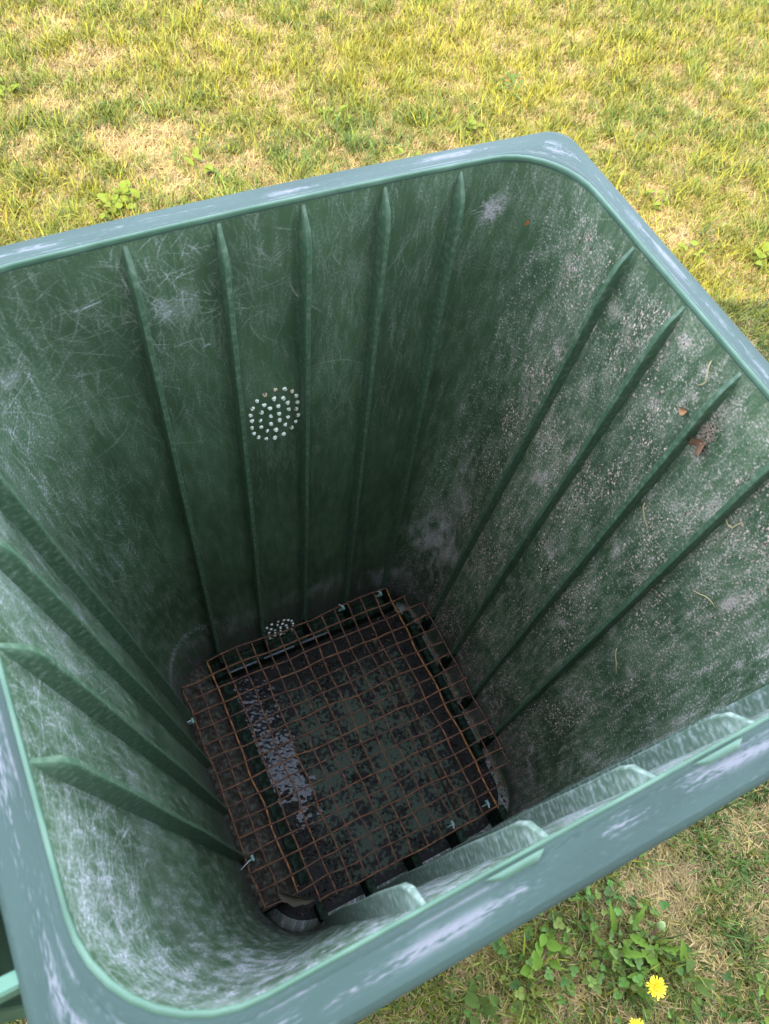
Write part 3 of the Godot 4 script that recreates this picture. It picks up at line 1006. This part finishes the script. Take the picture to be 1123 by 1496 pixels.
func blade_material() -> StandardMaterial3D:
	var m := StandardMaterial3D.new()
	m.vertex_color_use_as_albedo = true
	m.roughness = 0.6
	m.metallic_specular = 0.35
	m.backlight_enabled = true
	m.backlight = srgb(0.20, 0.21, 0.05)
	return m

func build_lawn() -> void:
	var plane := PlaneMesh.new()
	plane.size = Vector2(80, 80)
	var soil := world_mat(ramp_texture(150, 0.03, srgb(0.03, 0.022, 0.012), srgb(0.07, 0.052, 0.027), srgb(0.14, 0.105, 0.06), 512), 2.2, 0.95, 0.2)
	structure("ground", plane, soil)
	var patch := noise(151, 1.6, 3)
	var hue := noise(152, 0.9, 2)
	var m := blade_material()
	var green_places := [[], [], []]
	var green_colors := [PackedColorArray(), PackedColorArray(), PackedColorArray()]
	var dry_places := [[], []]
	var dry_colors := [PackedColorArray(), PackedColorArray()]
	var total := 250000
	for i in total:
		var near := i < 205000
		var x := rng.randf_range(-1.3, 3.3) if near else rng.randf_range(-4.0, 6.0)
		var z := rng.randf_range(-2.9, 1.3) if near else rng.randf_range(-6.0, 3.5)
		if x > -0.09 and x < 0.41 and z > -0.04 and z < 0.46:
			continue
		var d := dryness(patch, x, z)
		var k := rng.randf_range(0.45, 1.4)
		var h := hue.get_noise_2d(x, z)
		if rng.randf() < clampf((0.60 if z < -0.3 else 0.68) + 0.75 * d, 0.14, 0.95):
			var v := rng.randi() % 2
			var s := rng.randf_range(0.6, 1.25)
			dry_places[v].append(Transform3D(Basis(Vector3.UP, rng.randf() * TAU).scaled_local(Vector3(s, s * rng.randf_range(0.6, 1.1), s)), Vector3(x, 0.001, z)))
			var pink := rng.randf()
			dry_colors[v].append(Color((0.33 + 0.05 * pink) * k, (0.245 + 0.01 * pink) * k, (0.07 + 0.06 * pink) * k))
		else:
			if d > 0.6 and rng.randf() < 0.4:
				continue
			var v := rng.randi() % 3
			var s := rng.randf_range(0.6, 1.2) * (1.0 - 0.3 * clampf(d, -0.4, 1.0))
			green_places[v].append(Transform3D(Basis(Vector3.UP, rng.randf() * TAU).scaled_local(Vector3(s, s, s)), Vector3(x, 0.0, z)))
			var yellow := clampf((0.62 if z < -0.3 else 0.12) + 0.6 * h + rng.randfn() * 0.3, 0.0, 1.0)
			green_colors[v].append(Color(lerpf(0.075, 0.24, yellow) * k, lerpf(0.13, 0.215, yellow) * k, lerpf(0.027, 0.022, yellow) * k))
	for v in 3:
		scatter("green_grass", ["short green lawn grass", "short green lawn grass, finer blades", "short green lawn grass, longer blades"][v] + " all round the bin", "grass", tuft(v, [11, 12, 9][v], [0.042, 0.034, 0.055][v], 0.0023, 0.0), m, green_places[v], green_colors[v])
	for v in 2:
		scatter("dry_grass", ["straw coloured dead grass lying flat in the lawn", "straw coloured dead grass standing between the green blades"][v], "grass", tuft(10 + v, 13, 0.036, 0.0017, 0.75 - 0.4 * v), m, dry_places[v], dry_colors[v])
	# clover round the near right side of the bin
	var cl := []
	var cc := PackedColorArray()
	var patches := [[0.36, 0.58, 0.06, 40], [0.44, 0.63, 0.05, 46], [0.46, 0.69, 0.05, 40], [0.34, 0.64, 0.06, 26], [0.20, 0.65, 0.05, 12], [0.52, 0.72, 0.07, 30], [0.60, 0.83, 0.08, 20], [0.42, 0.76, 0.05, 22]]
	for p in patches:
		for i in p[3]:
			var s := rng.randf_range(0.4, 1.05)
			cl.append(Transform3D(Basis.from_euler(Vector3(rng.randfn() * 0.45, rng.randf() * TAU, rng.randfn() * 0.45)).scaled_local(Vector3.ONE * s), Vector3(p[0] + rng.randfn() * p[2], rng.randf_range(0.012, 0.040), p[1] + rng.randfn() * p[2] * 0.7)))
			var k := rng.randf_range(0.45, 1.3)
			var warm := rng.randf_range(0.75, 1.5)
			cc.append(Color(0.085 * k * warm, 0.155 * k, 0.025 * k))
	scatter("clover", "small green clover leaves in the shaded lawn near the dandelions", "clover", clover_mesh(), m, cl, cc)

func clover_mesh() -> ArrayMesh:
	var st := begin()
	for i in 3:
		var b := Basis(Vector3.UP, TAU * i / 3.0)
		var prev := []
		for k in 6:
			var t := k / 5.0
			var w := 0.0052 * pow(sin(PI * (0.08 + 0.86 * t)), 0.6)
			var row := [b * Vector3(-w, 0.0015 + 0.002 * t, 0.0105 * t), b * Vector3(0, 0.002 * t, 0.0105 * t - (0.0012 if k == 5 else 0.0)), b * Vector3(w, 0.0015 + 0.002 * t, 0.0105 * t)]
			if k:
				quad(st, prev[0], prev[1], row[1], row[0])
				quad(st, prev[1], prev[2], row[2], row[1])
			prev = row
	return finish(st)

func build_weeds() -> void:
	var greens := []
	for c in [[0.09, 0.15, 0.02], [0.115, 0.14, 0.017], [0.06, 0.09, 0.02]]:
		var m := plain(c[0], c[1], c[2], 0.7, 0.2)
		m.backlight_enabled = true
		m.backlight = srgb(0.10, 0.14, 0.015)
		greens.append(m)
	# x, z, leaves, leaf length, width, lobes, green, label
	var list := [
		[0.232, -1.327, 14, 0.050, 0.026, 0, 1, "bushy bright green weed beyond the far rim, left of the bare patch"],
		[0.190, -1.300, 10, 0.045, 0.026, 0, 1, "low bright green weed leaning on the bushy one beyond the far rim"],
		[0.468, -1.362, 5, 0.055, 0.024, 0, 1, "yellow green upright weed right beside the bare dry patch"],
		[0.909, -1.473, 6, 0.050, 0.020, 2, 1, "pale green weed in mid lawn beyond the middle of the far rim"],
		[1.290, -1.310, 5, 0.055, 0.026, 0, 1, "lone broad leaved weed just beyond the rim, near its far right corner"],
		[1.503, -1.483, 8, 0.070, 0.018, 3, 2, "dark star shaped weed in the lawn above the far right corner"],
		[1.814, -0.546, 7, 0.050, 0.034, 0, 1, "round leaved yellow green weed at the right, near the shadow's edge"],
		[1.643, -0.619, 6, 0.045, 0.028, 0, 1, "small round leaved weed beside the right rim, near the shadow's edge"],
		[0.072, -1.862, 6, 0.050, 0.026, 0, 1, "light green weed at the left, far out in the lawn"],
		[1.020, -1.250, 5, 0.042, 0.022, 0, 1, "small light weed peeping over the middle of the far rim"],
		[1.656, -0.854, 6, 0.045, 0.024, 0, 1, "leafy weed beside the right rim halfway down"],
		[0.202, 0.647, 7, 0.036, 0.024, 0, 2, "low round leaved weed close below the near rim"],
		[0.456, 0.681, 6, 0.060, 0.019, 4, 0, "toothed leaf rosette of the upper dandelion"],
		[0.505, 0.705, 5, 0.055, 0.018, 4, 0, "toothed leaf rosette right of the upper dandelion"],
		[0.539, 0.760, 4, 0.055, 0.020, 3, 2, "arrow shaped dull green leaves below the upper dandelion"],
		[0.640, 0.850, 4, 0.045, 0.030, 0, 1, "yellow green leaves at the lower right corner of the view"],
		[0.555, 0.552, 3, 0.040, 0.028, 0, 0, "pair of pale oval leaves in dead grass below the near rim"],
		[0.338, 0.620, 6, 0.034, 0.024, 0, 0, "bright leafy weed amid clover close to the near rim"],
	]
	for w in list:
		var t := thing("broadleaf_weed", w[7], "weed", Vector3(w[0], 0.0, w[1]), "broad leaved weeds in the lawn")
		for i in int(w[2] * 1.6):
			var o := MeshInstance3D.new()
			o.name = "leaf"
			var fit := 0.78 if w[1] < -0.3 else 1.0
			o.mesh = leaf_mesh(fit * w[3] * rng.randf_range(0.5, 0.9), w[4] * rng.randf_range(0.55, 0.9), w[5], 0.25, rng.randf_range(0.1, 0.5))
			o.material_override = greens[w[6]]
			o.basis = Basis(Vector3.UP, TAU * i * 0.382 + rng.randf() * 0.5) * Basis(Vector3.RIGHT, -rng.randf_range(0.05, 0.75))
			o.position = Vector3(rng.randfn() * 0.022, rng.randf_range(0.008, 0.030), rng.randfn() * 0.022)
			t.add_child(o, true)
	# dandelions
	var yellow := plain(0.80, 0.58, 0.01, 0.6)
	var deep := plain(0.74, 0.46, 0.01, 0.6)
	var stem_mat := plain(0.16, 0.17, 0.08, 0.6)
	var flowers := [[0.458, 0.058, 0.743, "open yellow dandelion flower in the shaded lawn, the upper of two"], [0.397, 0.056, 0.775, "open yellow dandelion flower cut by the bottom edge, the lower of two"]]
	for f in flowers:
		var t := thing("dandelion", f[3], "dandelion", Vector3(f[0], 0, f[2]), "yellow dandelions")
		part("stem", tube(PackedVector3Array([Vector3(0.006, 0, 0.010), Vector3(0.003, 0.03, 0.004), Vector3(0, f[1] - 0.004, 0)]), 0.0017, 6), stem_mat, t, false)
		for row in [[24, 0.0165, 0.15, 0.0], [20, 0.0132, 0.45, 0.0015], [14, 0.0088, 0.85, 0.003]]:
			var st := begin()
			for i in int(row[0]):
				var a: float = TAU * (i + rng.randf() * 0.5) / row[0]
				var tilt: float = row[2] + rng.randfn() * 0.1
				var d := Vector3(cos(a) * cos(tilt), sin(tilt), sin(a) * cos(tilt))
				var s := Vector3(-sin(a), 0, cos(a)) * 0.0013
				var l: float = row[1] * rng.randf_range(0.85, 1.1)
				var r0 := Vector3(0, f[1] + row[3], 0)
				quad(st, r0 - s * 0.5, r0 + s * 0.5, r0 + d * l * 0.6 + s * 1.2, r0 + d * l * 0.6 - s * 1.2)
				quad(st, r0 + d * l * 0.6 - s * 1.2, r0 + d * l * 0.6 + s * 1.2, r0 + d * l + s * 0.7, r0 + d * l - s * 0.7)
			part("petals", finish(st), yellow if row[0] > 20 else deep, t, false)
	var bud := thing("flower_bud", "closed pale bud on a reddish stem, right of the upper dandelion", "flower bud", Vector3(0.508, 0, 0.675))
	part("stem", tube(PackedVector3Array([Vector3(-0.022, 0.006, 0.022), Vector3(-0.008, 0.04, 0.008), Vector3(0, 0.07, 0)]), 0.0016, 6), plain(0.12, 0.04, 0.045, 0.6), bud, false)
	var cone := begin()
	tube_into(cone, PackedVector3Array([Vector3(0, 0.068, 0), Vector3(0.001, 0.073, -0.001), Vector3(0.002, 0.080, -0.003), Vector3(0.003, 0.087, -0.005)]), PackedFloat32Array([0.002, 0.0065, 0.006, 0.0022]), 10)
	part("bud", finish(cone), plain(0.22, 0.28, 0.10, 0.6), bud, false)

# ------------------------------------------------------------------ the house whose eave shades the bin
func build_house() -> void:
	# the edge of the shade on the lawn runs through EDGE along ALONG; the eave stands up the sun's ray from it
	var eave := 3.2
	var at := EDGE + Vector3(SUN_FROM.x, 0, SUN_FROM.z) / SUN_FROM.y * eave
	var back := Vector3(-ALONG.z, 0, ALONG.x)
	var t := thing("house", "pale rendered house with a tiled roof behind the viewer, its eave shading the bin", "house", Vector3(at.x, 0, at.z) + back * 0.45)
	t.basis = Basis(ALONG, Vector3.UP, back)
	var render_mat := world_mat(ramp_texture(160, 0.03, srgb(0.50, 0.47, 0.42), srgb(0.58, 0.55, 0.50), srgb(0.64, 0.61, 0.57)), 1.0, 0.9, 0.2)
	part("wall", bevel_box(Vector3(0, 1.6, 1.5), Vector3(5.0, 3.2, 3.0), 0.01), render_mat, t, false)
	part("plinth", bevel_box(Vector3(0, 0.15, -0.012), Vector3(5.02, 0.30, 0.03), 0.006), plain(0.22, 0.21, 0.2, 0.9), t, false)
	var roof := begin()
	roof.set_smooth_group(-1)
	var e := Vector3(0, eave + 0.02, -0.45)
	var r := Vector3(0, eave + 1.45, 1.5)
	var b := Vector3(0, eave + 0.02, 3.45)
	var hx := Vector3(2.9, 0, 0)
	var th := Vector3(0, -0.12, 0)
	quad(roof, e - hx, e + hx, r + hx, r - hx)
	quad(roof, r - hx, r + hx, b + hx, b - hx)
	quad(roof, e - hx + th, r - hx + th, r + hx + th, e + hx + th)
	quad(roof, r - hx + th, b - hx + th, b + hx + th, r + hx + th)
	quad(roof, e - hx, e - hx + th, e + hx + th, e + hx)
	quad(roof, b - hx, b + hx, b + hx + th, b - hx + th)
	for s in [-1.0, 1.0]:
		quad(roof, e + hx * s, r + hx * s, r + hx * s + th, e + hx * s + th)
		quad(roof, r + hx * s, b + hx * s, b + hx * s + th, r + hx * s + th)
	part("roof", finish(roof), plain(0.19, 0.09, 0.06, 0.85), t, false)

const EDGE := Vector3(1.62, 0, -0.44)
const ALONG := Vector3(0.914, 0, 0.4057)
const SUN_FROM := Vector3(-0.441, 0.809, 0.388)

func _ready() -> void:
	rng.seed = 20240
	var cam := Camera3D.new()
	cam.name = "camera"
	cam.transform = Transform3D(Basis(Vector3(0.89225, 0.11472, 0.43672), Vector3(0.32956, 0.49571, -0.80353), Vector3(-0.30867, 0.86088, 0.40449)), Vector3(-0.05467, 1.26301 + G, 0.45072))
	var lens := CameraAttributesPhysical.new()
	lens.frustum_focal_length = 18.25
	lens.frustum_focus_distance = 1.15
	lens.exposure_aperture = 9.0
	lens.frustum_near = 0.02
	lens.frustum_far = 200.0
	cam.attributes = lens
	cam.fov = 66.66
	cam.near = 0.02
	cam.far = 200.0
	add_child(cam)
	cam.current = true
	var sky_mat := ProceduralSkyMaterial.new()
	sky_mat.sky_top_color = Color(0.71, 0.765, 0.85)
	sky_mat.sky_horizon_color = Color(0.84, 0.89, 0.93)
	sky_mat.sky_curve = 0.12
	sky_mat.sky_energy_multiplier = 2.2
	sky_mat.ground_bottom_color = Color(0.30, 0.32, 0.20)
	sky_mat.ground_horizon_color = Color(0.62, 0.66, 0.62)
	var sky := Sky.new()
	sky.sky_material = sky_mat
	var env := Environment.new()
	env.background_mode = Environment.BG_SKY
	env.sky = sky
	env.background_energy_multiplier = 1.0
	env.tonemap_mode = Environment.TONE_MAPPER_LINEAR
	env.tonemap_exposure = 1.78
	env.sdfgi_enabled = true
	env.ssao_enabled = true
	env.ssil_enabled = true
	var we := WorldEnvironment.new()
	we.name = "environment"
	we.environment = env
	add_child(we)
	var sun := DirectionalLight3D.new()
	sun.name = "sun"
	sun.light_energy = 1.6
	sun.light_color = Color(1.0, 0.89, 0.66)
	sun.light_angular_distance = 0.5
	sun.shadow_enabled = true
	add_child(sun)
	sun.look_at_from_position(SUN_FROM * 20.0, Vector3.ZERO, Vector3.UP)

	build_house()
	build_lawn()
	build_bin()
	build_wire_mesh()
	build_ties()
	build_debris()
	build_scraps()
	build_weeds()
